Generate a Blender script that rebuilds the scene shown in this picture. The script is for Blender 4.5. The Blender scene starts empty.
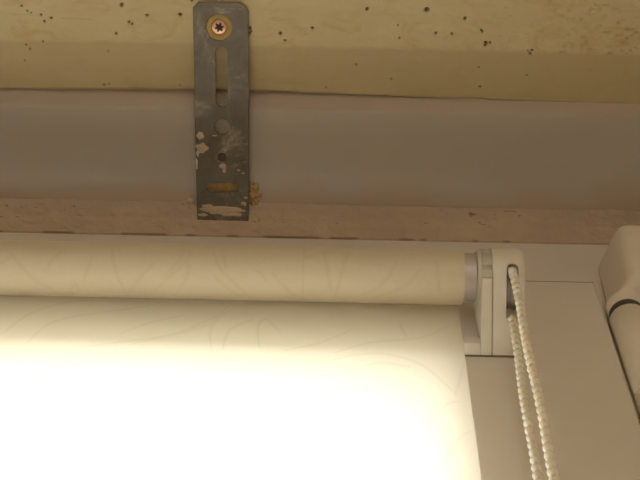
import bpy, bmesh, math, random
import numpy as np
from mathutils import Vector, Matrix

random.seed(7)
rng = np.random.default_rng(7)
C = bpy.context.scene.collection
scene = bpy.context.scene

# ------------------------------------------------------------------ camera
F_PX = 1150.0                      # focal length in pixels of the 640x480 frame
PITCH = math.radians(59.5)         # looking steeply up at the head of the window
ROLL = math.radians(3.22)
YAW = math.radians(2.34)
EYE = Vector((0.0, 0.0, 1.55))
_fh = Vector((-math.sin(YAW), math.cos(YAW), 0))
_r = Vector((math.cos(YAW), math.sin(YAW), 0))
FWD = _fh * math.cos(PITCH) + Vector((0, 0, math.sin(PITCH)))
_u = -_fh * math.sin(PITCH) + Vector((0, 0, math.cos(PITCH)))
RIGHT = _r * math.cos(ROLL) + _u * math.sin(ROLL)
UP = _u * math.cos(ROLL) - _r * math.sin(ROLL)
cam_data = bpy.data.cameras.new('camera')
cam_data.sensor_width = 36.0
cam_data.lens = F_PX / 640.0 * 36.0
cam_data.clip_start = 0.01
cam = bpy.data.objects.new('camera', cam_data)
m = Matrix((RIGHT, UP, -FWD)).transposed().to_4x4()
m.translation = EYE
cam.matrix_world = m
C.objects.link(cam)
scene.camera = cam

# ------------------------------------------------------------------ light
SKY_STRENGTH = 5.0
world = bpy.data.worlds.new('overcast_sky')
scene.world = world
world.use_nodes = True
bg = world.node_tree.nodes['Background']
bg.inputs['Color'].default_value = (1.0, 0.945, 0.925, 1)
bg.inputs['Strength'].default_value = SKY_STRENGTH
scene.view_settings.view_transform = 'Standard'
scene.view_settings.look = 'None'
scene.view_settings.gamma = 1.0
scene.view_settings.use_curve_mapping = False
scene.view_settings.exposure = 0.9
scene.cycles.use_denoising = True
scene.cycles.max_bounces = 10
scene.cycles.diffuse_bounces = 7
scene.cycles.transparent_max_bounces = 12


def portal(loc, rot, sx, sy):
    l = bpy.data.lights.new('window_portal', 'AREA')
    l.shape = 'RECTANGLE'
    l.size, l.size_y = sx, sy
    l.cycles.is_portal = True
    o = bpy.data.objects.new('window_portal', l)
    o.location = loc
    o.rotation_euler = rot
    C.objects.link(o)


# ------------------------------------------------------------------ pixel helpers
def ray(x, y):
    return (RIGHT * (x - 320.0) + UP * (240.0 - y) + FWD * F_PX).normalized()

def hit_y(x, y, d):                 # point of the vertical plane Y = d
    r = ray(x, y)
    return EYE + r * (d / r.y)

def hit_z(x, y, z):                 # point of the horizontal plane z above the eye
    r = ray(x, y)
    return EYE + r * (z / r.z)

def hit_plane(x, y, p0, n):
    r = ray(x, y)
    return EYE + r * ((p0 - EYE).dot(n) / r.dot(n))

def prof_hit(y, d0, z0, slope_deg, x=320.0):
    """profile point: ray of row y meets the line from (d0, z0) falling by slope_deg"""
    r = ray(x, y)
    k = r.z / r.y
    t = math.tan(math.radians(slope_deg))
    d = (z0 + t * d0) / (k + t)
    return d, k * d

S = 1.3                              # metres per design unit
ZE = EYE.z

# ------------------------------------------------------------------ materials
def mat(name):
    mt = bpy.data.materials.new(name)
    mt.use_nodes = True
    nt = mt.node_tree
    return mt, nt, nt.nodes, nt.links, nt.nodes['Principled BSDF']

def noise(nt, scale, detail=6, rough=0.6, vec=None, dist=0.0):
    n = nt.nodes.new('ShaderNodeTexNoise')
    n.inputs['Scale'].default_value = scale
    n.inputs['Detail'].default_value = detail
    n.inputs['Roughness'].default_value = rough
    n.inputs['Distortion'].default_value = dist
    if vec is not None:
        nt.links.new(vec, n.inputs['Vector'])
    return n

def ramp(nt, src, stops):
    r = nt.nodes.new('ShaderNodeValToRGB')
    e = r.color_ramp.elements
    while len(e) < len(stops):
        e.new(0.5)
    for k, (p, c) in enumerate(stops):
        e[k].position = p
        e[k].color = (*c, 1) if len(c) == 3 else c
    nt.links.new(src, r.inputs['Fac'])
    return r

def mixc(nt, fac, a, b, mode='MIX'):
    n = nt.nodes.new('ShaderNodeMix')
    n.data_type = 'RGBA'
    n.blend_type = mode
    for sock, v in ((n.inputs['Factor'], fac), (n.inputs['A'] if False else n.inputs[6], a), (n.inputs[7], b)):
        if hasattr(v, 'is_output'):
            nt.links.new(v, sock)
        elif isinstance(v, (int, float)):
            sock.default_value = v
        else:
            sock.default_value = (*v, 1)
    return n.outputs[2]

def bump(nt, src, strength, dist, bsdf):
    b = nt.nodes.new('ShaderNodeBump')
    b.inputs['Strength'].default_value = strength
    b.inputs['Distance'].default_value = dist
    nt.links.new(src, b.inputs['Height'])
    nt.links.new(b.outputs[0], bsdf.inputs['Normal'])

def objcoord(nt, scale=(1, 1, 1)):
    t = nt.nodes.new('ShaderNodeTexCoord')
    mp = nt.nodes.new('ShaderNodeMapping')
    mp.inputs['Scale'].default_value = scale
    nt.links.new(t.outputs['Object'], mp.inputs['Vector'])
    return mp.outputs[0]

def attr(nt, name):
    a = nt.nodes.new('ShaderNodeAttribute')
    a.attribute_name = name
    return a.outputs['Fac']

M = {}

def plain(name, col, rough=0.5, var=0.06, scale=40, metallic=0.0, bumpiness=0.0, sss=0.0):
    mt, nt, nd, lk, b = mat(name)
    n = noise(nt, scale, 5, 0.6, objcoord(nt))
    dark = tuple(c * (1 - var) for c in col)
    lite = tuple(min(1, c * (1 + var)) for c in col)
    r = ramp(nt, n.outputs['Fac'], [(0.3, dark), (0.7, lite)])
    lk.new(r.outputs[0], b.inputs['Base Color'])
    b.inputs['Roughness'].default_value = rough
    b.inputs['Metallic'].default_value = metallic
    if sss:
        b.inputs['Subsurface Weight'].default_value = sss
        b.inputs['Subsurface Radius'].default_value = (0.004, 0.003, 0.002)
        b.inputs['Subsurface Scale'].default_value = 0.5
    if bumpiness:
        bump(nt, n.outputs['Fac'], bumpiness, 0.001, b)
    M[name] = mt
    return mt

plain('upvc', (0.78, 0.74, 0.70), 0.38, 0.035, 9)
plain('bracket_plastic', (0.83, 0.80, 0.76), 0.35, 0.02, 30)
plain('clutch_plastic', (0.62, 0.61, 0.56), 0.4, 0.04, 60)
plain('dark_plastic_shade', (0.09, 0.085, 0.08), 0.5, 0.1, 60)  # dark pin plastic, also painted shade in hinge gap and strap hole
plain('pulley_plastic', (0.36, 0.35, 0.33), 0.4, 0.05, 60)
plain('silver', (0.66, 0.62, 0.64), 0.42, 0.05, 120, metallic=0.7)
plain('bead_plastic', (0.93, 0.90, 0.82), 0.4, 0.02, 60, sss=0.4)
plain('hinge_plastic', (0.86, 0.81, 0.75), 0.42, 0.03, 20)
plain('shade_line', (0.17, 0.15, 0.13), 0.7, 0.1, 60)  # dark colour for the painted shade lines at sash top and bracket
plain('gasket_rubber', (0.05, 0.05, 0.05), 0.7, 0.1, 60)
plain('room_paint', (0.80, 0.71, 0.57), 0.8, 0.03, 4)
plain('floor_wood', (0.52, 0.38, 0.24), 0.45, 0.15, 6)
plain('outside_ground', (0.30, 0.29, 0.25), 0.9, 0.2, 0.5)
plain('foam', (0.46, 0.325, 0.15), 0.85, 0.25, 220, bumpiness=0.8)
plain('collar_plastic', (0.40, 0.29, 0.09), 0.5, 0.12, 200)

def make_concrete():
    mt, nt, nd, lk, b = mat('concrete')
    v = objcoord(nt)
    n1 = noise(nt, 14, 6, 0.6, v)
    n2 = noise(nt, 90, 6, 0.7, v)
    n3 = noise(nt, 75, 5, 0.65, objcoord(nt, (0.5, 1, 1)), 0.8)
    base = ramp(nt, n1.outputs['Fac'], [(0.30, (0.57, 0.49, 0.305)), (0.55, (0.60, 0.52, 0.335)), (0.75, (0.635, 0.56, 0.375))])
    spec = ramp(nt, n3.outputs['Fac'], [(0.52, (1, 1, 1)), (0.70, (0.86, 0.77, 0.58))])
    c1 = mixc(nt, 0.8, base.outputs[0], spec.outputs[0], 'MULTIPLY')
    fine = ramp(nt, n2.outputs['Fac'], [(0.3, (0.93, 0.92, 0.90)), (0.7, (1, 1, 1))])
    c2 = mixc(nt, 0.7, c1, fine.outputs[0], 'MULTIPLY')
    c3 = mixc(nt, attr(nt, 'form'), c2, mixc(nt, 0.75, c2, (0.46, 0.375, 0.225)))      # browner edge band, part of its shade put into the colour
    c4 = mixc(nt, attr(nt, 'pit'), c3, (0.045, 0.035, 0.022))                       # dark brown in the pits, and shade painted along the joint
    lk.new(c4, b.inputs['Base Color'])
    b.inputs['Roughness'].default_value = 0.75
    bump(nt, n2.outputs['Fac'], 0.35, 0.0008, b)
    M['concrete'] = mt

make_concrete()

def make_head():
    mt, nt, nd, lk, b = mat('grey_render')
    n1 = noise(nt, 7, 5, 0.55, objcoord(nt, (0.5, 1, 1)))
    base = ramp(nt, n1.outputs['Fac'], [(0.3, (0.44, 0.42, 0.40)), (0.7, (0.505, 0.48, 0.455))])
    pink = mixc(nt, attr(nt, 'stain'), base.outputs[0], (0.50, 0.395, 0.31))
    lk.new(pink, b.inputs['Base Color'])
    b.inputs['Roughness'].default_value = 0.55
    n2 = noise(nt, 130, 4, 0.6, objcoord(nt))
    bump(nt, n2.outputs['Fac'], 0.15, 0.0006, b)
    M['grey_render'] = mt

make_head()

def make_plaster():
    mt, nt, nd, lk, b = mat('plaster_bead')
    n1 = noise(nt, 26, 6, 0.65, objcoord(nt))
    n2 = noise(nt, 160, 6, 0.7, objcoord(nt))
    base = ramp(nt, n1.outputs['Fac'], [(0.28, (0.52, 0.42, 0.335)), (0.5, (0.59, 0.475, 0.37)), (0.72, (0.62, 0.525, 0.43))])
    c0 = mixc(nt, attr(nt, 'thin'), base.outputs[0], (0.50, 0.43, 0.36))     # thin smear over the grey strip
    c1 = mixc(nt, attr(nt, 'stain'), c0, (0.20, 0.085, 0.035))
    lk.new(c1, b.inputs['Base Color'])
    b.inputs['Roughness'].default_value = 0.8
    bump(nt, n2.outputs['Fac'], 0.4, 0.001, b)
    M['plaster_bead'] = mt

make_plaster()

def make_zinc():
    mt, nt, nd, lk, b = mat('galvanised_steel')
    v = objcoord(nt)
    n1 = noise(nt, 45, 6, 0.7, v, 0.6)
    n2 = noise(nt, 34, 8, 0.8, v, 0.5)
    base = ramp(nt, n1.outputs['Fac'], [(0.32, (0.12, 0.112, 0.098)), (0.55, (0.185, 0.172, 0.15)), (0.75, (0.32, 0.30, 0.265))])
    ox = ramp(nt, n2.outputs['Fac'], [(0.53, (0, 0, 0)), (0.66, (1, 1, 1))])
    oxf = nd.new('ShaderNodeMath')
    oxf.operation = 'MULTIPLY'
    lk.new(ox.outputs[0], oxf.inputs[0])
    oxf.inputs[1].default_value = 0.85
    c1 = mixc(nt, oxf.outputs[0], base.outputs[0], (0.48, 0.455, 0.43))
    lk.new(c1, b.inputs['Base Color'])
    b.inputs['Metallic'].default_value = 0.35
    b.inputs['Roughness'].default_value = 0.52
    n3 = noise(nt, 300, 4, 0.6, v)
    bump(nt, n3.outputs['Fac'], 0.2, 0.0004, b)
    M['galvanised_steel'] = mt

make_zinc()
plain('splash_plaster', (0.62, 0.53, 0.45), 0.8, 0.12, 180, bumpiness=0.5)
plain('screw_brass', (0.86, 0.52, 0.40), 0.28, 0.2, 300, metallic=0.75)
plain('recess_black', (0.02, 0.016, 0.012), 0.7, 0.1, 60)

def make_fabric():
    mt, nt, nd, lk, b = mat('jacquard_fabric')
    nt.nodes.remove(b)
    out = nd['Material Output']
    p = attr(nt, 'figure')
    v = objcoord(nt)
    w = noise(nt, 900, 2, 0.5, objcoord(nt, (1, 1, 0.3)))
    ww = ramp(nt, w.outputs['Fac'], [(0.3, (0.96, 0.96, 0.96)), (0.7, (1, 1, 1))])
    dcol = mixc(nt, p, (0.70, 0.64, 0.50), (0.675, 0.615, 0.475))
    dcol = mixc(nt, 1.0, dcol, ww.outputs[0], 'MULTIPLY')
    tcol = mixc(nt, p, (0.86, 0.80, 0.68), (0.785, 0.73, 0.61))
    df = nd.new('ShaderNodeBsdfDiffuse')
    tr = nd.new('ShaderNodeBsdfTranslucent')
    lk.new(dcol, df.inputs['Color'])
    lk.new(tcol, tr.inputs['Color'])
    mx = nd.new('ShaderNodeMixShader')
    mx.inputs['Fac'].default_value = 0.58
    lk.new(df.outputs[0], mx.inputs[1])
    lk.new(tr.outputs[0], mx.inputs[2])
    lk.new(mx.outputs[0], out.inputs['Surface'])
    M['jacquard_fabric'] = mt
    # the wound-up roll: the same cloth, many layers thick, so no light comes through
    mt2, nt2, nd2, lk2, b2 = mat('jacquard_roll')
    p2 = attr(nt2, 'figure')
    w2 = noise(nt2, 900, 2, 0.5, objcoord(nt2, (1, 1, 0.3)))
    ww2 = ramp(nt2, w2.outputs['Fac'], [(0.3, (0.96, 0.96, 0.96)), (0.7, (1, 1, 1))])
    d2 = mixc(nt2, p2, (0.745, 0.68, 0.55), (0.70, 0.635, 0.50))
    d2 = mixc(nt2, 1.0, d2, ww2.outputs[0], 'MULTIPLY')
    lk2.new(d2, b2.inputs['Base Color'])
    b2.inputs['Roughness'].default_value = 0.55
    b2.inputs['Sheen Weight'].default_value = 0.7
    b2.inputs['Sheen Roughness'].default_value = 0.35
    M['jacquard_roll'] = mt2

make_fabric()

def make_glass():
    mt, nt, nd, lk, b = mat('window_glass')
    nt.nodes.remove(b)
    out = nd['Material Output']
    t = nd.new('ShaderNodeBsdfTransparent')
    t.inputs['Color'].default_value = (0.92, 0.95, 0.93, 1)
    g = nd.new('ShaderNodeBsdfGlossy')
    g.inputs['Roughness'].default_value = 0.02
    mx = nd.new('ShaderNodeMixShader')
    mx.inputs['Fac'].default_value = 0.06
    lk.new(t.outputs[0], mx.inputs[1])
    lk.new(g.outputs[0], mx.inputs[2])
    lk.new(mx.outputs[0], out.inputs['Surface'])
    M['window_glass'] = mt

make_glass()

# ------------------------------------------------------------------ object helpers
def link(name, me, material=None, parent=None, smooth=False):
    o = bpy.data.objects.new(name, me)
    C.objects.link(o)
    if material:
        me.materials.clear()
        me.materials.append(M[material])
    if smooth:
        for p in me.polygons:
            p.use_smooth = True
    if parent:
        o.parent = parent
        o.matrix_parent_inverse = parent.matrix_basis.inverted()
    return o

def from_bm(name, bm, material, parent=None, smooth=False):
    bmesh.ops.recalc_face_normals(bm, faces=bm.faces[:])
    me = bpy.data.meshes.new(name)
    bm.to_mesh(me)
    bm.free()
    return link(name, me, material, parent, smooth)

def empty(name, loc):
    o = bpy.data.objects.new(name, None)
    o.empty_display_size = 0.05
    o.location = loc
    C.objects.link(o)
    return o

def tag(o, label=None, cat=None, group=None, kind=None):
    if label: o['label'] = label
    if cat: o['category'] = cat
    if group: o['group'] = group
    if kind: o['kind'] = kind
    return o

def box(bm, x0, x1, y0, y1, z0, z1):
    vs = [bm.verts.new((x, y, z)) for x in (x0, x1) for y in (y0, y1) for z in (z0, z1)]
    for f in ((0, 1, 3, 2), (4, 6, 7, 5), (0, 4, 5, 1), (2, 3, 7, 6), (0, 2, 6, 4), (1, 5, 7, 3)):
        bm.faces.new([vs[i] for i in f])

def prism_x(bm, pts, x0, x1):
    """profile of (depth, height above the eye) points, extruded along X"""
    a = [bm.verts.new((x0, d, ZE + z)) for d, z in pts]
    b = [bm.verts.new((x1, d, ZE + z)) for d, z in pts]
    n = len(pts)
    bm.faces.new(a)
    bm.faces.new(b[::-1])
    for i in range(n):
        j = (i + 1) % n
        bm.faces.new((a[i], b[i], b[j], a[j]))

def ring_xz(bm, outer, inner, y0, y1, inner_back=None):
    """rectangular frame: outer and inner (x0, x1, z0, z1), from y0 to y1"""
    def rect(r, y):
        return [bm.verts.new((x, y, z)) for x, z in ((r[0], r[2]), (r[1], r[2]), (r[1], r[3]), (r[0], r[3]))]
    of, ob, inf, inb = rect(outer, y0), rect(outer, y1), rect(inner, y0), rect(inner_back or inner, y1)
    for i in range(4):
        j = (i + 1) % 4
        bm.faces.new((of[i], of[j], inf[j], inf[i]))
        bm.faces.new((ob[i], inb[i], inb[j], ob[j]))
        bm.faces.new((of[i], ob[i], ob[j], of[j]))
        bm.faces.new((inf[i], inf[j], inb[j], inb[i]))

def bevel(o, w, seg=3, angle=30):
    b = o.modifiers.new('bevel', 'BEVEL')
    b.width = w
    b.segments = seg
    b.limit_method = 'ANGLE'
    b.angle_limit = math.radians(angle)
    for p in o.data.polygons:
        p.use_smooth = True
    o.modifiers.new('weighted', 'WEIGHTED_NORMAL').keep_sharp = True
    return o

def lathe_x(bm, prof, cy, cz, n=48, cap=True):
    """prof: (x, radius) list turned about the axis parallel to X through (cy, cz)"""
    rings = []
    for x, r in prof:
        rings.append([bm.verts.new((x, cy + r * math.cos(2 * math.pi * k / n), cz + r * math.sin(2 * math.pi * k / n))) for k in range(n)])
    for a, b in zip(rings, rings[1:]):
        for k in range(n):
            bm.faces.new((a[k], a[(k + 1) % n], b[(k + 1) % n], b[k]))
    if cap:
        bm.faces.new(rings[0])
        bm.faces.new(rings[-1])

def lathe_z(bm, prof, cx, cy, n=40, cap=True):
    rings = []
    for z, r in prof:
        rings.append([bm.verts.new((cx + r * math.cos(2 * math.pi * k / n), cy + r * math.sin(2 * math.pi * k / n), z)) for k in range(n)])
    for a, b in zip(rings, rings[1:]):
        for k in range(n):
            bm.faces.new((a[k], a[(k + 1) % n], b[(k + 1) % n], b[k]))
    if cap:
        bm.faces.new(rings[0])
        bm.faces.new(rings[-1])

def grid_mesh(name, P, attrs, material, parent=None):
    """P: (rows, cols, 3) array"""
    nr, nc = P.shape[:2]
    me = bpy.data.meshes.new(name)
    idx = np.arange(nr * nc).reshape(nr, nc)
    q = np.stack([idx[:-1, :-1], idx[:-1, 1:], idx[1:, 1:], idx[1:, :-1]], -1).reshape(-1, 4)
    me.vertices.add(nr * nc)
    me.vertices.foreach_set('co', P.reshape(-1).astype(np.float32))
    me.loops.add(q.size)
    me.loops.foreach_set('vertex_index', q.reshape(-1).astype(np.int32))
    me.polygons.add(len(q))
    me.polygons.foreach_set('loop_start', np.arange(0, q.size, 4, dtype=np.int32))
    me.polygons.foreach_set('loop_total', np.full(len(q), 4, dtype=np.int32))
    me.polygons.foreach_set('use_smooth', np.ones(len(q), dtype=bool))
    me.update(calc_edges=True)
    me.validate()
    for k, v in attrs.items():
        a = me.attributes.new(k, 'FLOAT', 'POINT')
        a.data.foreach_set('value', v.reshape(-1).astype(np.float32))
    return link(name, me, material, parent)

def value_noise(shape, cell, seed):
    r = np.random.default_rng(seed)
    nr, nc = shape
    cr, cc = (cell, cell) if np.isscalar(cell) else cell
    g = r.random((int(nr / cr) + 3, int(nc / cc) + 3))
    y = np.arange(nr)[:, None] / cr
    x = np.arange(nc)[None, :] / cc
    y0, x0 = y.astype(int), x.astype(int)
    fy, fx = y - y0, x - x0
    fy, fx = fy * fy * (3 - 2 * fy), fx * fx * (3 - 2 * fx)
    return (g[y0, x0] * (1 - fy) * (1 - fx) + g[y0 + 1, x0] * fy * (1 - fx) + g[y0, x0 + 1] * (1 - fy) * fx + g[y0 + 1, x0 + 1] * fy * fx)

# ------------------------------------------------------------------ layout of the window head
SCREW_PX = (219.5, 27)
_k = ray(*SCREW_PX)
z_soffit = 0.595 * S                       # concrete soffit above the eye
d_screw = z_soffit * _k.y / _k.z
STRAP_TILT = 11.5
A_SLOPE = 9.5                              # the soffit falls a little towards the window
TAN_A = math.tan(math.radians(A_SLOPE))
STRAP_T = 0.0018

# profile at the middle column
dAB, zAB = prof_hit(45.0, d_screw, z_soffit, A_SLOPE)
B_SLOPE = -1.5                            # the edge band rises towards the window
dB, zB = prof_hit(92.0, dAB, zAB, B_SLOPE)
d_top, z_top = prof_hit(2.6, d_screw, z_soffit, A_SLOPE, 222)   # the strap's upper end bears on the soffit
_tan = math.tan(math.radians(STRAP_TILT))
dC0, zC0 = prof_hit(93.0, dB, zB + 0.0035, 0)
dC1, zC1 = prof_hit(110.0, d_top, z_top + 0.0024, STRAP_TILT)
dC2, zC2 = prof_hit(204.0, d_top, z_top + 0.0012, STRAP_TILT)
dD1, zD1 = prof_hit(221.0, dC2, zC2, 27)
dD2, zD2 = prof_hit(237.5, dD1, zD1, 44)
d_frame = dD2 + 0.0015
d_sash = d_frame - 0.019
print('profile', [(round(a, 4), round(b, 4)) for a, b in ((dAB, zAB), (dB, zB), (dC0, zC0), (dC1, zC1), (dC2, zC2), (dD1, zD1), (dD2, zD2))], d_frame, d_sash, d_screw)
XL, XR = -0.95, 0.262                      # reveal opening

# ------------------------------------------------------------------ room shell
Y_IN, Y_OUT = 0.16, 0.56                   # inner and outer face of the window wall
bm = bmesh.new(); box(bm, -40, 40, -40, 40, -3.2, -3.0)
tag(from_bm('ground', bm, 'outside_ground'), 'grey ground outside the house', 'ground', kind='structure')
RX0, RX1, RY0, RZ = -2.4, 1.7, -3.2, 2.62
ROOM_TOP = RZ
bm = bmesh.new(); box(bm, RX0 - .2, RX1 + .2, RY0 - .2, Y_OUT, -0.1, 0.0)
tag(from_bm('floor', bm, 'floor_wood'), 'brown wooden floor of the room', 'floor', kind='structure')
bm = bmesh.new(); box(bm, RX0 - .2, RX1 + .2, RY0 - .2, Y_OUT, RZ, RZ + .1)
tag(from_bm('ceiling', bm, 'room_paint'), 'cream painted ceiling of the room', 'ceiling', kind='structure')
bm = bmesh.new(); box(bm, RX0 - .2, RX0, RY0 - .2, Y_OUT, 0, RZ)
tag(from_bm('wall_left', bm, 'room_paint'), 'cream painted wall on the left of the room', 'wall', kind='structure')
bm = bmesh.new(); box(bm, RX1, RX1 + .2, RY0 - .2, Y_OUT, 0, RZ)
tag(from_bm('wall_right', bm, 'room_paint'), 'cream painted wall on the right of the room', 'wall', kind='structure')
SILL = 0.85
bm = bmesh.new()
box(bm, RX0, XL, Y_IN, Y_OUT, 0, RZ)
box(bm, XR, RX1, Y_IN, Y_OUT, 0, RZ)
box(bm, XL, XR, Y_IN, Y_OUT, 0, SILL)
box(bm, XL, XR, Y_IN, Y_OUT, ZE + z_soffit + TAN_A * (d_screw - Y_IN) + .0004, RZ)
tag(from_bm('wall_front', bm, 'room_paint'), 'cream painted wall around the window reveal', 'wall', kind='structure')
# the wall behind the camera, with an unseen window added to light the room
BW = (-0.98, 0.68, 0.45, 1.66)
bm = bmesh.new()
ring_xz(bm, (RX0, RX1, 0, RZ), BW, RY0 - .2, RY0)
tag(from_bm('wall_back', bm, 'room_paint'), 'cream painted wall behind the viewer', 'wall', kind='structure')
w2 = tag(empty('fill_window', ((BW[0] + BW[1]) / 2, RY0 - .1, BW[2])), 'white framed window added behind the viewer to light the room', 'window', kind='structure')
bm = bmesh.new(); ring_xz(bm, BW, (BW[0] + .07, BW[1] - .07, BW[2] + .07, BW[3] - .07), RY0 - .15, RY0 - .08)
box(bm, (BW[0] + BW[1]) / 2 - .04, (BW[0] + BW[1]) / 2 + .04, RY0 - .149, RY0 - .081, BW[2] + .07, BW[3] - .07)
from_bm('frame', bm, 'upvc', w2)
for sx in (0, 1):
    mid = (BW[0] + BW[1]) / 2
    x0, x1 = (BW[0] + .07, mid - .04) if sx == 0 else (mid + .04, BW[1] - .07)
    bm = bmesh.new(); box(bm, x0, x1, RY0 - .118, RY0 - .114, BW[2] + .07, BW[3] - .07)
    from_bm('pane', bm, 'window_glass', w2)
portal(((BW[0] + BW[1]) / 2, RY0 - .22, (BW[2] + BW[3]) / 2), (math.radians(90), 0, 0), BW[1] - BW[0], BW[3] - BW[2])

# ------------------------------------------------------------------ concrete lintel
def poly_y(x, pts):
    return np.interp(x, [p[0] for p in pts], [p[1] for p in pts])

def concrete():
    step = 0.75
    fine = np.arange(-40, 690, step)
    # extend past the frame on both sides to the reveal
    xs = np.concatenate([np.linspace(-1100, -45, 40), fine, np.linspace(700, 900, 12)])
    eA = [(-1100, 22), (0, 38.5), (190, 41.5), (250, 44), (440, 47.5), (640, 53), (900, 62)]
    eB = [(-1100, 78), (0, 88.2), (195, 88.8), (250, 89.5), (440, 97.3), (640, 104.8), (900, 116)]
    rowsA = np.concatenate([np.arange(0, 1, 1 / 78.0)])
    nA, nB = 100, 76
    cols = len(xs)
    ya = poly_y(xs, eA) + (value_noise((1, cols), 26, 3)[0] - .5) * 1.0
    yb = poly_y(xs, eB) + (value_noise((1, cols), 40, 4)[0] - .5) * 0.7
    Rv, Uv, Fv, Ev = (np.array(v) for v in (RIGHT, UP, FWD, EYE))
    def rays(x, y):
        d = Rv * (x - 320)[..., None] + Uv * (240 - y)[..., None] + Fv * F_PX
        return d
    rows, form, PX, PY = [], [], [], []
    # front part of the soffit, out of view, to the inner wall face
    yt = -22.0
    # A : horizontal
    ts = np.concatenate([np.linspace(0, 1, nA)])
    for t in ts:
        y = yt + (ya - yt) * t
        d = rays(xs, y)
        rows.append(Ev + d * ((z_soffit + TAN_A * d_screw) / (d[:, 2:3] + TAN_A * d[:, 1:2])))
        form.append(np.full(cols, 0.0)); PX.append(xs); PY.append(y)
    PA = rows[-1].copy()
    # B : falls towards the window, rounded at its start
    tan = math.tan(math.radians(B_SLOPE))
    for k in range(1, nB + 1):
        t = k / nB
        y = ya + (yb - ya) * t
        d = rays(xs, y)
        # plane through the A/B edge : z + tan * (Y - Yedge) = z_soffit
        s = (PA[:, 2:3] - ZE + tan * PA[:, 1:2]) / (d[:, 2:3] + tan * d[:, 1:2])
        rows.append(Ev + d * s)
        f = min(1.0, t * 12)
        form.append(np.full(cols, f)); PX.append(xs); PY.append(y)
    P = np.array(rows); form = np.array(form); PX = np.array(PX); PY = np.array(PY)
    # soften the A/B edge
    # lumpy surface
    nz = (value_noise(P.shape[:2], (14, 60), 11) - .5) * 0.0012 + (value_noise(P.shape[:2], (5, 9), 12) - .5) * 0.00035
    P[..., 2] += nz
    # coarse pock marks towards the right end
    pk = np.clip(value_noise(P.shape[:2], (4, 6), 21) - 0.66, 0, 1) * np.clip((PX - 470) / 120, 0, 1) * (form < .5)
    P[..., 2] += pk * 0.004
    pits = [(44, 21.5, 1.3), (51, 18, 1.3), (21.5, 6, 1.3), (27, 11, 1.1), (31, 13, .8),
            (41, 15, 1.2), (121.5, 5, 1.9), (147, 15, 1.3), (129, 22, 1.3), (132, 24, 1.3), (116, 33.5, 1.3), (180, 14.5, 1.9), (192, 0, 1.5),
            (250, 28, 1.5), (249, 33, 1.6), (251, 31, 1.0), (280.5, 33.5, 1.6), (285, 40.5, 1.2), (312.5, 28, 1.4), (367, 9, 1.5), (427, 9.5, 2.3),
            (399.5, 38, 1.0), (436, 33, 1.2), (398, 25, .8), (465, 18.5, 1.4), (452, 33.5, 1.2), (482, 31, 1.3), (481, 29.5, .9), (486, 42.5, 1.6), (485, 45, 1.3), (490, 42.5, 1.0),
            (532, 50, 1.3), (530, 53.5, 1.2), (528, 50.5, .9), (26, 44.5, .9), (30, 49, 1.1), (25, 60.5, .8), (43, 41.5, .9), (104, 85, 1.2), (109, 84, .8), (108, 51, .8),
            (356, 64.5, 1.1), (391, 79, 1.1), (387, 95, .8), (326, 87.5, 1.0), (480, 86.5, 1.2), (527, 75.5, .9), (479, 67, .7), (180, 85, .9), (590, 70, .6), (560, 53, .8)]
    pit = np.zeros(P.shape[:2])
    for (a, b, r) in pits:
        r *= .88
        ang = random.uniform(0, 3.14)
        dx, dy = PX - a, PY - b
        u = dx * math.cos(ang) + dy * math.sin(ang)
        v = -dx * math.sin(ang) + dy * math.cos(ang)
        q = np.sqrt((u / (r * random.uniform(1, 1.25))) ** 2 + (v / (r * random.uniform(.8, 1))) ** 2)
        w = np.clip(1.45 - q, 0, .7) / .7
        faint = 0.55 if b > 48 and not 525 < a < 535 else 1.0
        P[..., 2] += w * r * 0.0011
        pit = np.maximum(pit, w * faint * .85)
    # faint scratch
    for (a0, b0, a1, b1, s) in ((62, 18.3, 90, 19.5, .16), (12, 14, 40, 16, .12), (78, 19, 92, 20, .12)):
        t = np.clip(((PX - a0) * (a1 - a0) + (PY - b0) * (b1 - b0)) / ((a1 - a0) ** 2 + (b1 - b0) ** 2), 0, 1)
        dd = np.hypot(PX - a0 - t * (a1 - a0), PY - b0 - t * (b1 - b0))
        pit = np.maximum(pit, s * np.clip(1.2 - dd, 0, 1))
    pit[-2:] = np.maximum(pit[-2:], .18)          # shade of the joint gap, painted as a dark line
    # out of view : towards the room, and the end turned up behind the joint
    first = P[:1].copy(); first[..., 1] = Y_IN; first[..., 2] = ZE + z_soffit + TAN_A * (d_screw - Y_IN)
    mid = first * .3 + P[:1] * .7
    last = P[-1:].copy(); last[..., 2] += 0.02
    P = np.concatenate([first, mid, P, last])
    pad = lambda a: np.concatenate([np.zeros((2, cols)), a, a[-1:]])
    P[..., 0] = np.clip(P[..., 0], XL, XR)
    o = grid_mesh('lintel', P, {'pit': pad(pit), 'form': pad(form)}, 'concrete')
    return tag(o, 'pitted cream concrete lintel above the window with a sloping edge band', 'lintel', kind='structure')

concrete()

# ------------------------------------------------------------------ smooth grey head strip
def extrude_grid(profile_fn, rows, xs):
    P = np.zeros((len(rows), len(xs), 3))
    for i, t in enumerate(rows):
        d, z = profile_fn(t)
        P[i, :, 0] = xs; P[i, :, 1] = d; P[i, :, 2] = ZE + z
    return P

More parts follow.
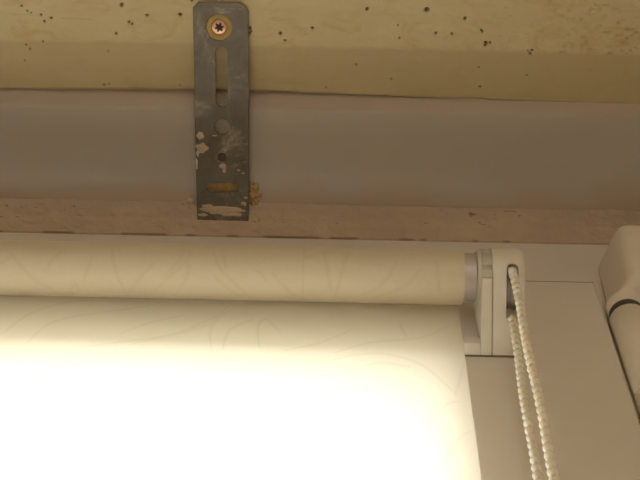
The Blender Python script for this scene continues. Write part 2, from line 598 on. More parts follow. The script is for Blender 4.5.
def head_strip():
    xs = np.concatenate([np.linspace(XL, -0.3, 20)[:-1], np.linspace(-0.3, XR, 280)])
    pts = [(dC0 - 0.004, zC0 + .012), (dC0 - 0.004, zC0 + .002), (dC0, zC0), (dC1, zC1), (dC2, zC2), (dC2 + 0.02, zC2 + 0.004)]
    ts = [0, 0.6, 1, 1.03] + list(np.linspace(1.1, 2, 14)) + [2.04] + list(np.linspace(2.1, 3, 40)) + [3.5, 4]
    # rebuild as explicit list
    knots = pts
    tab = []
    for t in ts:
        k = t / 4 * 5 if False else t
        tab.append(t)
    def f(t):
        if t < 1:                         # joint edge turned up
            a, b = (pts[0], pts[1]) if t < .6 else (pts[1], pts[2])
            w = t / .6 if t < .6 else (t - .6) / .4
        elif t < 2:
            a, b, w = pts[2], pts[3], t - 1
        elif t <= 3:
            a, b, w = pts[3], pts[4], t - 2
        else:
            a, b, w = pts[4], pts[5], t - 3
        return a[0] + (b[0] - a[0]) * w, a[1] + (b[1] - a[1]) * w
    P = extrude_grid(f, ts, xs)
    nr, nc = P.shape[:2]
    P[..., 2] += (value_noise((nr, nc), (8, 40), 31) - .5) * 0.0007
    T = np.array(ts)[:, None]
    st = np.zeros((nr, nc))
    st += np.where(T < 2.0, 0.55, 0) * (0.75 + 0.5 * value_noise((nr, nc), (30, 25), 32))
    st += np.where(T >= 2.0, np.clip(0.4 - (T - 2.0) * 5, 0, 1), 0) * .6
    st += np.clip((T - 2.75 + 0.25 * (value_noise((nr, nc), (9, 14), 33) - .5)) * 4.0, 0, 0.75)
    o = grid_mesh('trim_1', P, {'stain': np.clip(st, 0, 1)}, 'grey_render')
    tag(o, 'smooth grey head strip between concrete and window frame', 'trim', kind='structure')

head_strip()

# ------------------------------------------------------------------ plaster bead along the frame
def plaster_bead():
    xs = np.concatenate([np.linspace(XL, -0.3, 20)[:-1], np.linspace(-0.3, XR, 620)])
    pts = [(dC2 - 0.003, zC2 + 0.0022), (dC2 + 0.001, zC2 - 0.0002), (dD1, zD1), (dD2, zD2), (dD2 + 0.012, zD2 + 0.003)]
    ts = [0] + list(np.linspace(.15, 1, 6)) + list(np.linspace(1.05, 2, 24)) + list(np.linspace(2.05, 3, 26)) + [4]
    def f(t):
        i = min(3, int(t)); w = t - i
        a, b = pts[i], pts[i + 1]
        return a[0] + (b[0] - a[0]) * w, a[1] + (b[1] - a[1]) * w
    P = extrude_grid(f, ts, xs)
    nr, nc = P.shape[:2]
    T = np.array(ts)[:, None]
    amp = np.clip(T * 1.5, 0, 1) * np.clip((3.02 - T) * 4, 0.25, 1)
    lump = (value_noise((nr, nc), (9, 7), 41) - .5) * 0.0010 + (value_noise((nr, nc), (5, 3), 42) - .5) * 0.0004 + (value_noise((nr, nc), (2.5, 1.6), 43) - .5) * 0.0004
    P[..., 1] -= lump * amp * .5
    P[..., 2] -= lump * amp * .8
    P[0, :, 2] += value_noise((1, nc), 18, 44)[0] * 0.003
    # reddish broken paint line at the frame joint
    X = P[..., 0]
    st = np.zeros((nr, nc))
    segs = [(-60, 0), (39, 72), (118, 168), (183, 196), (225, 240), (262, 322), (328, 360), (398, 416), (418, 428), (470, 480), (500, 512)]
    for a, b in segs:
        x0 = hit_y(a, 236, dD2).x; x1 = hit_y(b, 240, dD2).x
        inside = np.clip((X - x0) / .003, 0, 1) * np.clip((x1 - X) / .003, 0, 1)
        st = np.maximum(st, inside * np.where((T >= 2.95) & (T <= 3.0), .55, 0))
    # brown specks
    sp = value_noise((nr, nc), (3, 4), 45)
    zone = value_noise((nr, nc), (20, 60), 46)
    st = np.maximum(st, np.clip((sp - .86) * 8, 0, .7) * (zone > .55) * (T > 1) * (T < 2.2))
    o = grid_mesh('trim_2', P, {'stain': st, 'thin': np.clip(1.9 - T + .8 * (value_noise((nr, nc), (9, 14), 47) - .5), 0, 1) * .9}, 'plaster_bead')
    tag(o, 'rough pinkish plaster bead along the top of the window frame', 'trim', kind='structure')

plaster_bead()

# ------------------------------------------------------------------ window
p_sash_top = hit_y(560, 280.8, d_sash)
SASH_TOP = p_sash_top.z
SASH_R = hit_y(600, 297, d_sash).x
SASH_L = -0.80
SASH_B = 0.95
RAIL = 0.097
STILE = 0.108
win = tag(empty('window_1', ((XL + XR) / 2, d_frame, SILL)), 'white plastic window behind the cream roller blind', 'window', kind='structure')
bm = bmesh.new()
ring_xz(bm, (XL, XR, SILL, ZE + zD2 + 0.02), (SASH_L + .014, SASH_R - .014, SASH_B + .014, SASH_TOP - .014), d_frame, d_frame + .07)
fr = from_bm('frame', bm, 'upvc', win)
bevel(fr, 0.002, 2)
tag(fr, 'white plastic outer frame')
bm = bmesh.new()
GL = (SASH_L + RAIL, SASH_R - STILE, SASH_B + RAIL, SASH_TOP - RAIL)
BD = 0.022                                 # the glazing bead slopes in towards the glass
GF = (GL[0] - BD, GL[1] + BD * .4, GL[2] - BD, GL[3] + BD)
ring_xz(bm, (SASH_L, SASH_R, SASH_B, SASH_TOP), GF, d_sash, d_sash + .0175, GL)
ring_xz(bm, (SASH_L + .018, SASH_R - .018, SASH_B + .018, SASH_TOP - .018), GL, d_sash + .0175, d_sash + .075)
sash = from_bm('sash', bm, 'upvc', win)
bevel(sash, 0.0022, 3)
tag(sash, 'white plastic sash')
bm = bmesh.new(); box(bm, SASH_L, SASH_R - .001, d_sash + .0012, d_sash + .0045, SASH_TOP - .002, SASH_TOP + .0011)  # dark strip put in for the shade of the sash gap
tag(from_bm('shade_strip', bm, 'shade_line', sash), 'thin dark strip standing for the shade line along the sash top')
bm = bmesh.new()
box(bm, GL[0] - .01, GL[1] + .01, d_sash + .030, d_sash + .034, GL[2] - .01, GL[3] + .01)
from_bm('pane', bm, 'window_glass', sash)
bm = bmesh.new()
ring_xz(bm, (GL[0] - .001, GL[1] + .001, GL[2] - .001, GL[3] + .001), (GL[0] + .004, GL[1] - .004, GL[2] + .004, GL[3] - .004), d_sash + .024, d_sash + .030)
from_bm('gasket', bm, 'gasket_rubber', sash)
portal(((GL[0] + GL[1]) / 2, d_sash + .09, (GL[2] + GL[3]) / 2), (math.radians(-90), 0, 0), GL[1] - GL[0], GL[3] - GL[2])

# hinge of the sash, at the right edge of the photo
R_H = 0.0118
d_h = d_sash - 0.001
pa = hit_y(612.5, 322, d_h)                 # left outline of the barrel
HX = SASH_R + R_H + 0.0012
zj = hit_y(626, 298, d_h - R_H).z           # gap between upper arm and barrel
zk = hit_y(640, 377, d_h - R_H).z           # next joint of the barrel
hb = bmesh.new()
lathe_z(hb, [(zk + .0006, R_H - .0006), (zk + .0012, R_H), (zj - .0062, R_H), (zj - .0052, R_H - .001)], HX, d_h, 48)
hinge = from_bm('hinge', hb, 'hinge_plastic', win, True)
tag(hinge, 'cream plastic hinge barrel beside the sash')
bm = bmesh.new(); lathe_z(bm, [(zk - .10, R_H - .0045), (zj + .01, R_H - .0045)], HX, d_h, 32)
from_bm('hinge_pin', bm, 'dark_plastic_shade', hinge, True)
bm = bmesh.new(); lathe_z(bm, [(zj - .0012, R_H - .0014), (zj + .0002, R_H - .0008), (zj + .001, R_H - .0012)], HX, d_h, 40)  # dark disc put in for the shade inside the hinge gap
from_bm('hinge_gap_shade', bm, 'dark_plastic_shade', hinge, True)
bm = bmesh.new(); lathe_z(bm, [(zk - .085, R_H - .001), (zk - .084, R_H), (zk - .0012, R_H), (zk - .0006, R_H - .0006)], HX, d_h, 48)
from_bm('hinge_barrel', bm, 'hinge_plastic', hinge, True)
# upper arm : round knuckle below, swelling into a rounded block fixed to the frame
def superell(cx, cy, hx, hy, n, e, skew=0.0):
    out = []
    for k in range(n):
        a = 2 * math.pi * k / n
        c, s = math.cos(a), math.sin(a)
        fx = math.copysign(abs(c) ** (2 / e), c)
        fy = math.copysign(abs(s) ** (2 / e), s)
        out.append((cx + hx * fx + skew * (1 - fx) / 2 * (1 - fy) / 2, cy + hy * math.copysign(abs(s) ** (2 / e), s)))
    return out
bm = bmesh.new()
rings = []
ztop = hit_y(606, 226, d_frame - .034).z
zs = zj + .0004
secs = [  # z, centre x offset, y front, y back, half width, exponent
    (zs, 0.0, d_h - R_H + .0012, d_h + R_H - .001, R_H - .0012, 2.0),
    (zs + .0010, 0.0, d_h - R_H, d_h + R_H, R_H, 2.0),
    (zs + .008, 0.0, d_h - R_H, d_h + R_H, R_H, 2.05),
    (zs + .011, 0.0012, d_h - R_H - .0004, d_frame, R_H - .0002, 2.2),
    (zs + .016, 0.0065, d_h - R_H - .003, d_frame, R_H + .0025, 3.0),
    (zs + .024, 0.0095, d_h - R_H - .0055, d_frame, R_H + .0045, 4.2),
    (ztop - .009, 0.0135, d_h - R_H - .007, d_frame, R_H + .0055, 5),
    (ztop - .0035, 0.0150, d_h - R_H - .0055, d_frame, R_H + .0048, 5),
    (ztop, 0.0165, d_h - R_H + .001, d_frame, R_H + .001, 4.5)]
SK = 0.011
for z, ox, y0, y1, hw, e in secs:
    rings.append([bm.verts.new((x, y, z)) for x, y in superell(HX + ox, (y0 + y1) / 2, hw, (y1 - y0) / 2, 48, e, SK * min(1, max(0, (z - zs - .008) / .012)))])
for a, b in zip(rings, rings[1:]):
    for k in range(48):
        bm.faces.new((a[k], a[(k + 1) % 48], b[(k + 1) % 48], b[k]))
bm.faces.new(rings[0]); bm.faces.new(rings[-1])
from_bm('hinge_arm', bm, 'hinge_plastic', hinge, True)

# ------------------------------------------------------------------ roller blind
d_ax, = (d_sash - 0.0290,)
# roll : outline rows 247 (front, upper) and 302 (lower) at the middle column
def tangent_fit(y0, y1, d, x=320):
    a0 = math.atan2(ray(x, y0).z, ray(x, y0).y)
    a1 = math.atan2(ray(x, y1).z, ray(x, y1).y)
    mid, half = (a0 + a1) / 2, (a0 - a1) / 2
    z = d * math.tan(mid)
    return z, math.hypot(d, z) * math.sin(half)
z_ax, R_ROLL = tangent_fit(246.6, 302.0, d_ax)
print('roll', d_ax, z_ax, R_ROLL)
AX_Y, AX_Z = d_ax, ZE + z_ax
blind = tag(empty('roller_blind', (-0.3, d_ax, AX_Z)), 'cream patterned roller blind with white bead chain hung on the window sash', 'roller blind')
def x_at(px, py, d):
    return hit_y(px, py, d).x
X_ROLL_R = x_at(465.6, 278, d_ax - R_ROLL * .6)
X_ROLL_L = -0.74
d_fab = d_ax + R_ROLL - 0.0006
X_FAB_R = hit_y(480.5, 470, d_fab).x
print('fabric right', X_FAB_R, X_ROLL_R)

# jacquard figure : long leaf strokes, as (pixel) polylines on the sheet and on the roll
sheet_strokes = [
    [(3, 334), (30, 314), (65, 303), (95, 300)], [(27, 343), (50, 324), (85, 315), (130, 309), (165, 302)], [(55, 352), (110, 344), (160, 337), (205, 326), (236, 306)],
    [(120, 334), (150, 323), (185, 315)], [(130, 345), (175, 334), (215, 317), (228, 306)], [(212, 352), (210, 332), (218, 317)], [(222, 350), (230, 330), (252, 319)],
    [(259, 347), (258, 327), (266, 319), (281, 333)], [(285, 350), (320, 342), (350, 330)], [(335, 352), (370, 342), (420, 337), (449, 326)],
    [(400, 324), (406, 336)], [(320, 363), (350, 355), (385, 353), (420, 363), (440, 378), (457, 394)], [(340, 380), (375, 362), (410, 366)], [(455, 394), (461, 375), (466, 356)],
    [(320, 443), (345, 439), (365, 444), (385, 446), (402, 441)], [(380, 457), (396, 449), (413, 443)], [(60, 446), (100, 438), (150, 434), (200, 435), (255, 444)],
    [(80, 452), (130, 441), (190, 438)], [(150, 446), (165, 437), (170, 430)], [(210, 433), (240, 440), (285, 436)], [(262, 456), (290, 444), (322, 443)],
    [(20, 380), (60, 366), (110, 362)], [(300, 400), (340, 388), (380, 392)], [(430, 420), (446, 404), (460, 400)], [(444, 462), (456, 440), (470, 430)], [(0, 356), (25, 351), (55, 352)],
    [(160, 470), (190, 452), (230, 446)], [(440, 470), (450, 455), (458, 448)]]
roll_strokes = [
    [(8, 250), (32, 277), (57, 293)], [(-5, 268), (12, 256)], [(70, 292), (75, 284), (79, 291)], [(112, 250), (116, 272), (126, 294)], [(155, 262), (135, 284), (128, 294)],
    [(155, 290), (185, 262), (192, 250)], [(162, 279), (178, 262), (184, 250)], [(189, 250), (187, 275), (175, 296)], [(213, 252), (222, 270), (250, 298)], [(213, 275), (230, 290), (245, 297)],
    [(222, 250), (226, 268)], [(255, 270), (262, 274), (266, 281)], [(272, 273), (288, 290), (304, 300)], [(296, 262), (312, 256), (320, 252)], [(324, 252), (331, 290)], [(348, 252), (335, 297)],
    [(363, 296), (385, 281), (397, 262)], [(372, 299), (405, 286), (421, 268)], [(437, 262), (439, 290)], [(60, 252), (45, 270)], [(92, 258), (84, 280)]]

def smooth_poly(pts, n=14):
    p = np.array(pts, float)
    if len(p) < 3:
        return p
    out = []
    q = np.vstack([2 * p[0] - p[1], p, 2 * p[-1] - p[-2]])
    for i in range(1, len(q) - 2):
        for t in np.linspace(0, 1, n, endpoint=False):
            out.append(.5 * ((2 * q[i]) + (-q[i - 1] + q[i + 1]) * t + (2 * q[i - 1] - 5 * q[i] + 4 * q[i + 1] - q[i + 2]) * t * t + (-q[i - 1] + 3 * q[i] - 3 * q[i + 1] + q[i + 2]) * t ** 3))
    out.append(q[-2])
    return np.array(out)

def stroke_field(U, V, polys, width):
    F = np.zeros(U.shape)
    for pl in polys:
        pl = np.array(pl)
        lo, hi = pl.min(0) - 3 * width, pl.max(0) + 3 * width
        ii = np.where((U[0] >= lo[0]) & (U[0] <= hi[0]))[0]
        jj = np.where((V[:, 0] >= lo[1]) & (V[:, 0] <= hi[1]))[0]
        if not len(ii) or not len(jj):
            continue
        sl = np.ix_(jj, ii)
        u, v = U[sl], V[sl]
        best = np.full(u.shape, 9.0)
        n = len(pl) - 1
        for k in range(n):
            a, b = pl[k], pl[k + 1]
            L = ((b - a) ** 2).sum() + 1e-12
            t = np.clip(((u - a[0]) * (b[0] - a[0]) + (v - a[1]) * (b[1] - a[1])) / L, 0, 1)
            d = np.hypot(u - a[0] - t * (b[0] - a[0]), v - a[1] - t * (b[1] - a[1]))
            w = width * (0.55 + 0.75 * math.sin(math.pi * min(1, (k + .5) / n)))
            best = np.minimum(best, d / w)
        F[sl] = np.maximum(F[sl], np.exp(-best ** 2))
    return F

def roll_hit(px, py):
    r = ray(px, py)
    # intersect with the cylinder
    oy, oz = EYE.y - AX_Y, EYE.z - AX_Z
    a = r.y ** 2 + r.z ** 2
    b = 2 * (oy * r.y + oz * r.z)
    c = oy * oy + oz * oz - R_ROLL ** 2
    disc = max(0.0, b * b - 4 * a * c)
    t = (-b - math.sqrt(disc)) / (2 * a)
    p = EYE + r * t
    return p.x, math.atan2(p.z - AX_Z, p.y - AX_Y)

def fabric_parts():
    # sheet
    xs = np.concatenate([np.linspace(X_ROLL_L, -0.23, 60)[:-1], np.arange(-0.23, X_FAB_R, 0.0006), [X_FAB_R]])
    z0, zf, z1 = AX_Z, hit_y(320, 500, d_fab).z, 1.02
    zs = np.concatenate([np.arange(z0, zf, -0.0006), np.linspace(zf, z1, 40)])
    P = np.zeros((len(zs), len(xs), 3))
    P[..., 0] = xs[None, :]; P[..., 2] = zs[:, None]
    # the cloth hangs very slightly uneven
    P[..., 1] = d_fab + 0.0008 * np.sin(xs[None, :] * 14 + 1) * np.clip((z0 - zs[:, None]) / .08, 0, 1)
    polys = []
    for st in sheet_strokes:
        pl = smooth_poly(st)
        w = [hit_y(a, b, d_fab) for a, b in pl]
        polys.append([(q.x, q.z) for q in w])
    # the figure repeats further along the cloth
    more = [[(x - 0.335, z - 0.004) for x, z in pl] for pl in polys] + [[(x + 0.02, z - 0.16) for x, z in pl] for pl in polys]
    Fg = stroke_field(P[..., 0], P[..., 2][:, :], polys + more, 0.0009)
    flank = np.exp(-((xs[None, :] - (X_FAB_R - 0.002)) / 0.0008) ** 2) * .0 + 0 * zs[:, None]
    o = grid_mesh('fabric_sheet', P, {'figure': np.clip(Fg + flank, 0, 1)}, 'jacquard_fabric', blind)
    tag(o, 'backlit cream cloth with leaf figure')
    # roll
    xs = np.concatenate([np.linspace(X_ROLL_L, -0.25, 40)[:-1], np.arange(-0.25, X_ROLL_R, 0.0007), [X_ROLL_R]])
    a0, a1 = math.radians(-200), math.radians(-55)
    angs = np.concatenate([np.linspace(a0 - math.radians(160), a0, 20)[:-1], np.linspace(a0, a1, 90), np.linspace(a1, a0 - math.radians(160) + 2 * math.pi, 14)[1:]])
    P = np.zeros((len(angs), len(xs), 3))
    P[..., 0] = xs[None, :]
    P[..., 1] = AX_Y + R_ROLL * np.cos(angs)[:, None]
    P[..., 2] = AX_Z + R_ROLL * np.sin(angs)[:, None]
    polys = []
    for st in roll_strokes:
        pl = smooth_poly(st)
        out = []
        for a, b in pl:
            x, an = roll_hit(a, b)
            while an > a1: an -= 2 * math.pi
            while an < a1 - 2 * math.pi: an += 2 * math.pi
            out.append((x, an * R_ROLL))
        polys.append(out)
    U = np.repeat(xs[None, :], len(angs), 0)
    V = np.repeat((angs * R_ROLL)[:, None], len(xs), 1)
    Fg = stroke_field(U, V, polys + [[(x - 0.335, v) for x, v in pl] for pl in polys], 0.0011)
    o = grid_mesh('fabric_roll', P, {'figure': np.clip(Fg, 0, 1)}, 'jacquard_roll', blind)
    tag(o, 'cream cloth wound on the tube')

fabric_parts()

# tube end and clutch
def xr(px, py=275):
    return x_at(px + 3.2, py, d_ax - R_ROLL * .6)
bm = bmesh.new()
lathe_x(bm, [(X_ROLL_L - .004, R_ROLL * .80), (X_ROLL_L - .004, R_ROLL * .88), (X_ROLL_R + .0006, R_ROLL * .88), (xr(474.2), R_ROLL * .88), (xr(474.8), R_ROLL * .85), (xr(474.8), R_ROLL * .7)], AX_Y, AX_Z, 64)
tag(from_bm('tube', bm, 'silver', blind, True), 'bare end of the silver metal tube')
ec = blind.children[-1].modifiers.new('split', 'EDGE_SPLIT'); ec.split_angle = math.radians(40)
bm = bmesh.new()
lathe_x(bm, [(xr(474.8), R_ROLL * .80), (xr(475.0), R_ROLL * .93), (xr(477.6), R_ROLL * 1.0), (xr(479.5), R_ROLL * 1.0), (xr(479.7), R_ROLL * .8)], AX_Y, AX_Z, 64)
cl = from_bm('clutch', bm, 'clutch_plastic', blind, True)
cl.modifiers.new('split', 'EDGE_SPLIT').split_angle = math.radians(40)
tag(cl, 'pale grey clutch disc')
# notched crown of the clutch
bm = bmesh.new()
n = 96
xa, xb = xr(479.4), xr(491.8)
def crown_r(k):
    ph = (k / n * 12) % 1.0
    return R_ROLL * (1.05 if ph > .28 else .93)
ra = [bm.verts.new((xa, AX_Y + crown_r(k) * math.cos(2 * math.pi * k / n), AX_Z + crown_r(k) * math.sin(2 * math.pi * k / n))) for k in range(n)]
rm = [bm.verts.new((xb - .0022, v.co.y, v.co.z)) for v in ra]
rb = [bm.verts.new((xb - .0022, AX_Y + R_ROLL * .95 * math.cos(2 * math.pi * k / n), AX_Z + R_ROLL * .95 * math.sin(2 * math.pi * k / n))) for k in range(n)]
rc = [bm.verts.new((xb, v.co.y, v.co.z)) for v in rb]
for a, b in ((ra, rm), (rm, rb), (rb, rc)):
    for k in range(n):
        bm.faces.new((a[k], a[(k + 1) % n], b[(k + 1) % n], b[k]))
bm.faces.new(ra); bm.faces.new(rc)
cr = from_bm('clutch_crown', bm, 'clutch_plastic', cl, True)
cr.modifiers.new('split', 'EDGE_SPLIT').split_angle = math.radians(30)

# bracket profile (depth, height above eye)
z_bot = hit_y(500, 357, d_sash).z - ZE
R_COV = R_ROLL * 1.08
def bracket_profile(rc, back_z, top_z, cy=d_ax, cz=z_ax):
    """round nose about the axis, slanting underside back to the sash"""
    bx, bz = d_sash, back_z
    vx, vz = cy - bx, cz - bz
    D = math.hypot(vx, vz)
    base = math.atan2(vz, vx)
    off = math.asin(min(.999, rc / D))
    ang = base + off                              # tangent on the room side
    L = math.sqrt(D * D - rc * rc)
    t = (bx + L * math.cos(ang), bz + L * math.sin(ang))
    a_t = math.atan2(t[1] - cz, t[0] - cy)
    pts = [(bx, bz)]
    a = a_t % (2 * math.pi)
    steps = 20
    end = math.radians(80)
    for k in range(steps + 1):
        aa = a + (end - a) * k / steps
        pts.append((cy + rc * math.cos(aa), cz + rc * math.sin(aa)))
    pts.append((bx, max(top_z, pts[-1][1])))
    return pts, t

prof, tang = bracket_profile(R_COV, z_bot, z_ax + R_COV)
x_seam = x_at(497.0, 320, d_sash - .03)
x_end = x_at(531.5, 285, d_sash - .045)
print('bracket', x_seam, x_end, z_bot, z_ax, tang)
bm = bmesh.new()
prism_x(bm, prof, x_seam + .0003, x_end)
cover = from_bm('bracket_cover', bm, 'bracket_plastic')
# bevel before the slot is cut
bv = cover.modifiers.new('bevel', 'BEVEL'); bv.width = .0042; bv.segments = 5; bv.limit_method = 'WEIGHT'
bwt = cover.data.attributes.new('bevel_weight_edge', 'FLOAT', 'EDGE')
for e in cover.data.edges:
    a, b = (cover.data.vertices[i].co for i in e.vertices)
    if abs(a.x - x_end) < 1e-5 and abs(b.x - x_end) < 1e-5 and not (a.y > d_sash - 1e-5 and b.y > d_sash - 1e-5):
        bwt.data[e.index].value = 1.0
# slot : a long round-ended pocket in the slanting face
sl_dir = Vector((0, tang[0] - d_sash, tang[1] - z_bot)).normalized()
sl_nrm = Vector((1, 0, 0)).cross(sl_dir).normalized()
if sl_nrm.z > 0: sl_nrm = -sl_nrm                 # pointing out of the plastic, down to the viewer
pl0 = Vector((0, d_sash, ZE + z_bot))
s_top = hit_plane(513.2, 269.5, pl0, sl_nrm)
s_bot = hit_plane(512.0, 315.5, pl0, sl_nrm)
SLOT_X = (s_top.x + s_bot.x) / 2
s_top.x = s_bot.x = SLOT_X
SLOT_R = 0.0037
def capsule(bm, a, b, r, nrm, out, inn):
    ax = (b - a).normalized()
    side = Vector((1, 0, 0))
    ring = []
    for k in range(33):
        t = math.pi * k / 32
        ring.append(a + side * (r * math.cos(t)) - ax * (r * math.sin(t)))
    for k in range(33):
        t = math.pi * k / 32
        ring.append(b - side * (r * math.cos(t)) + ax * (r * math.sin(t)))
    A = [bm.verts.new(p + nrm * out) for p in ring]
    B = [bm.verts.new(p - nrm * inn) for p in ring]
    bm.faces.new(A); bm.faces.new(B[::-1])
    for k in range(len(ring)):
        j = (k + 1) % len(ring)
        bm.faces.new((A[k], B[k], B[j], A[j]))
bm = bmesh.new()
capsule(bm, s_top, s_bot, SLOT_R, sl_nrm, .02, .011)
cut = from_bm('cutter', bm, 'dark_plastic_shade')
bo = cover.modifiers.new('slot', 'BOOLEAN'); bo.operation = 'DIFFERENCE'; bo.solver = 'EXACT'; bo.object = cut
dg = bpy.context.evaluated_depsgraph_get()
me = bpy.data.meshes.new_from_object(cover.evaluated_get(dg))
cover.modifiers.clear()
cover.data = me
bpy.data.objects.remove(cut)
for p in me.polygons:
    p.use_smooth = True
cover.modifiers.new('split', 'EDGE_SPLIT').split_angle = math.radians(28)

# mounting arm beside the cover, with its foot on the sash
z_armtop = z_ax + R_COV * .55
r_front = ray(486, 278)
def line_int(k):     # slanting face of the cover meets the ray with slope k = z/d
    dx, dz = tang[0] - d_sash, tang[1] - z_bot
    t = (k * d_sash - z_bot) / (dz - k * dx)
    return d_sash + dx * t, z_bot + dz * t
fd, fz = line_int(r_front.z / r_front.y)
x_arm0 = x_at(484.0, 310, d_sash - .03)
bm = bmesh.new()
prism_x(bm, [(d_sash, z_bot), (fd, fz), (fd + .004, fz + .014), (d_sash - .012, z_armtop), (d_sash, z_armtop)], x_arm0, x_seam)
bracket = from_bm('bracket', bm, 'bracket_plastic', blind)
bevel(bracket, .0008, 2)
tag(bracket, 'white plastic mounting arm on the sash')
cover.parent = bracket
tag(cover, 'rounded white cover with chain slot')
x_foot = x_at(459, 350, d_sash - .004)
zf = hit_y(470, 338, d_sash - .010).z - ZE
bm = bmesh.new()
dx, dz = tang[0] - d_sash, tang[1] - z_bot
k = 0.012 / -dx
prism_x(bm, [(d_sash, z_bot), (d_sash + dx * k * .55, z_bot + dz * k * .55), (d_sash + dx * k * .55, z_bot + dz * k * .55 + .006), (d_sash, z_bot + .02)], x_foot, x_arm0)
ft = from_bm('foot', bm, 'bracket_plastic', bracket)
bevel(ft, .0005, 2)
bm = bmesh.new(); box(bm, x_foot, x_end - .002, d_sash - .0008, d_sash, ZE + z_bot - .0004, ZE + z_bot + .004)  # dark sliver put in for the shade between bracket and sash
from_bm('foot_shade', bm, 'shade_line', bracket)
# chain wheel inside the slot
bm = bmesh.new()
cc = (s_top + s_bot) / 2 - sl_nrm * .011
lathe_x(bm, [(SLOT_X - .0030, .0115), (SLOT_X - .0012, .0100), (SLOT_X + .0012, .0100), (SLOT_X + .0030, .0115)], cc.y + .0, cc.z + .001, 40)
from_bm('chain_wheel', bm, 'pulley_plastic', bracket, True)

# far bracket, beyond the left of the photo
bm = bmesh.new()
prism_x(bm, prof, X_ROLL_L - .016, X_ROLL_L - .005)
bevel(from_bm('bracket', bm, 'bracket_plastic', blind), .001, 2)
# bottom bar
bm = bmesh.new()
box(bm, X_ROLL_L, X_FAB_R, d_fab - .006, d_fab + .006, 1.0, 1.025)
bevel(from_bm('bottom_bar', bm, 'bracket_plastic', blind), .002, 2)

# bead chain
BEAD_R, PITCH_B = 0.00272, 0.0058
f_top = s_top + sl_nrm * -.001 + sl_dir * -.001
b_top = s_bot + sl_nrm * -.001 - sl_dir * .0022
f_end = hit_y(554.5, 478, f_top.y)
b_end = hit_y(537.2, 478, b_top.y)
def strand(a, e):
    dirn = (e - a).normalized()
    pts = []
    L = (a.z - (ZE + 0.27)) / -dirn.z
    n = int(L / PITCH_B)
    for k in range(n + 1):
        pts.append(a + dirn * (k * PITCH_B) + Vector((0.0004 * math.sin(k * .35), 0, 0)))
    return pts
fp = strand(f_top, f_end)
bp = strand(b_top, b_end)
# the loop at the bottom
lo = []
p0, p1 = fp[-1], bp[-1]
nl = max(4, int(math.pi * (p0 - p1).length / 2 / PITCH_B))
for k in range(1, nl):
    t = math.pi * k / nl
    c = (p0 + p1) / 2
    lo.append(c + (p0 - p1) / 2 * math.cos(t) - Vector((0, 0, 1)) * (p0 - p1).length / 2 * math.sin(t))
inner_f = [f_top + Vector((0, 0.001, .0045)), f_top + Vector((0, .003, .009))]
path = inner_f[::-1] + fp + lo + bp[::-1]
cu = bpy.data.curves.new('cord', 'CURVE')
cu.dimensions = '3D'; cu.bevel_depth = 0.0015; cu.bevel_resolution = 2
sp = cu.splines.new('POLY')
sp.points.add(len(path) - 1)
for q, p in zip(sp.points, path):
    q.co = (*p, 1)
tmp = bpy.data.objects.new('cord', cu); C.objects.link(tmp)
dg = bpy.context.evaluated_depsgraph_get()
me = bpy.data.meshes.new_from_object(tmp.evaluated_get(dg))
bpy.data.objects.remove(tmp)
chain = link('bead_chain', me, 'bead_plastic', blind, True)
tag(chain, 'white plastic bead chain loop')
bm = bmesh.new()
bmesh.ops.create_uvsphere(bm, u_segments=16, v_segments=10, radius=BEAD_R)
bme = bpy.data.meshes.new('bead')
bm.to_mesh(bme); bm.free()
bme.materials.append(M['bead_plastic'])
for p in bme.polygons: p.use_smooth = True
for i, p in enumerate(path[len(inner_f):]):
    o = bpy.data.objects.new('bead', bme)
    o.location = p
    C.objects.link(o)
    o.parent = chain

# ------------------------------------------------------------------ steel fixing strap
ct, stt = math.cos(math.radians(STRAP_TILT)), math.sin(math.radians(STRAP_TILT))
sp_pt = Vector((0, d_top, ZE + z_top - 0.0012))
sx_, sv_ = Vector((1, 0, 0)), Vector((0, ct, -stt))              # across, and down the strap towards the window
sn_ = Vector((0, -stt, -ct))                                      # towards the viewer
PXM = (hit_plane(*SCREW_PX, sp_pt, sn_) - EYE).dot(FWD) / F_PX    # metres per photo pixel on the strap
STRAP_ROT = math.radians(0.2)
org = hit_plane(222.0, 115.0, sp_pt, sn_)
du = (sx_ * math.cos(STRAP_ROT) + sv_ * math.sin(STRAP_ROT))
dv = (sv_ * math.cos(STRAP_ROT) - sx_ * math.sin(STRAP_ROT))
def sp_local(px, py):
    """pixel of the photo -> (across, along) on the strap plane"""
    q = hit_plane(px, py, sp_pt, sn_) - org
    return q.dot(du), q.dot(dv)
root_pos = org
strap = empty('fixing_strap', root_pos)
tag(strap, 'grey galvanised steel fixing strap with slots screwed to the concrete lintel', 'bracket')
def mat_strap(offset=0.0):
    mm = Matrix((du, -dv, sn_)).transposed().to_4x4()              # local x across, y up the strap, z to the viewer
    mm.translation = org + sn_ * offset
    return mm
mm0 = mat_strap()
strap.matrix_world = mm0

def curve_plate(name, loops, thick, material, parent, zoff=0.0, bev=0.00025):
    c = bpy.data.curves.new(name, 'CURVE')
    c.dimensions = '2D'; c.fill_mode = 'BOTH'
    c.extrude = thick / 2 - bev; c.bevel_depth = bev; c.bevel_resolution = 1
    for lp in loops:
        s = c.splines.new('POLY')
        s.points.add(len(lp) - 1)
        for q, (u, v) in zip(s.points, lp):
            q.co = (u, v, 0, 1)
        s.use_cyclic_u = True
    t = bpy.data.objects.new(name, c); C.objects.link(t)
    dg = bpy.context.evaluated_depsgraph_get()
    me = bpy.data.meshes.new_from_object(t.evaluated_get(dg))
    bpy.data.objects.remove(t)
    me.transform(Matrix.Translation((0, 0, zoff)))
    o = bpy.data.objects.new(name, me); C.objects.link(o)
    me.materials.clear(); me.materials.append(M[material])
    o.parent = parent
    return o

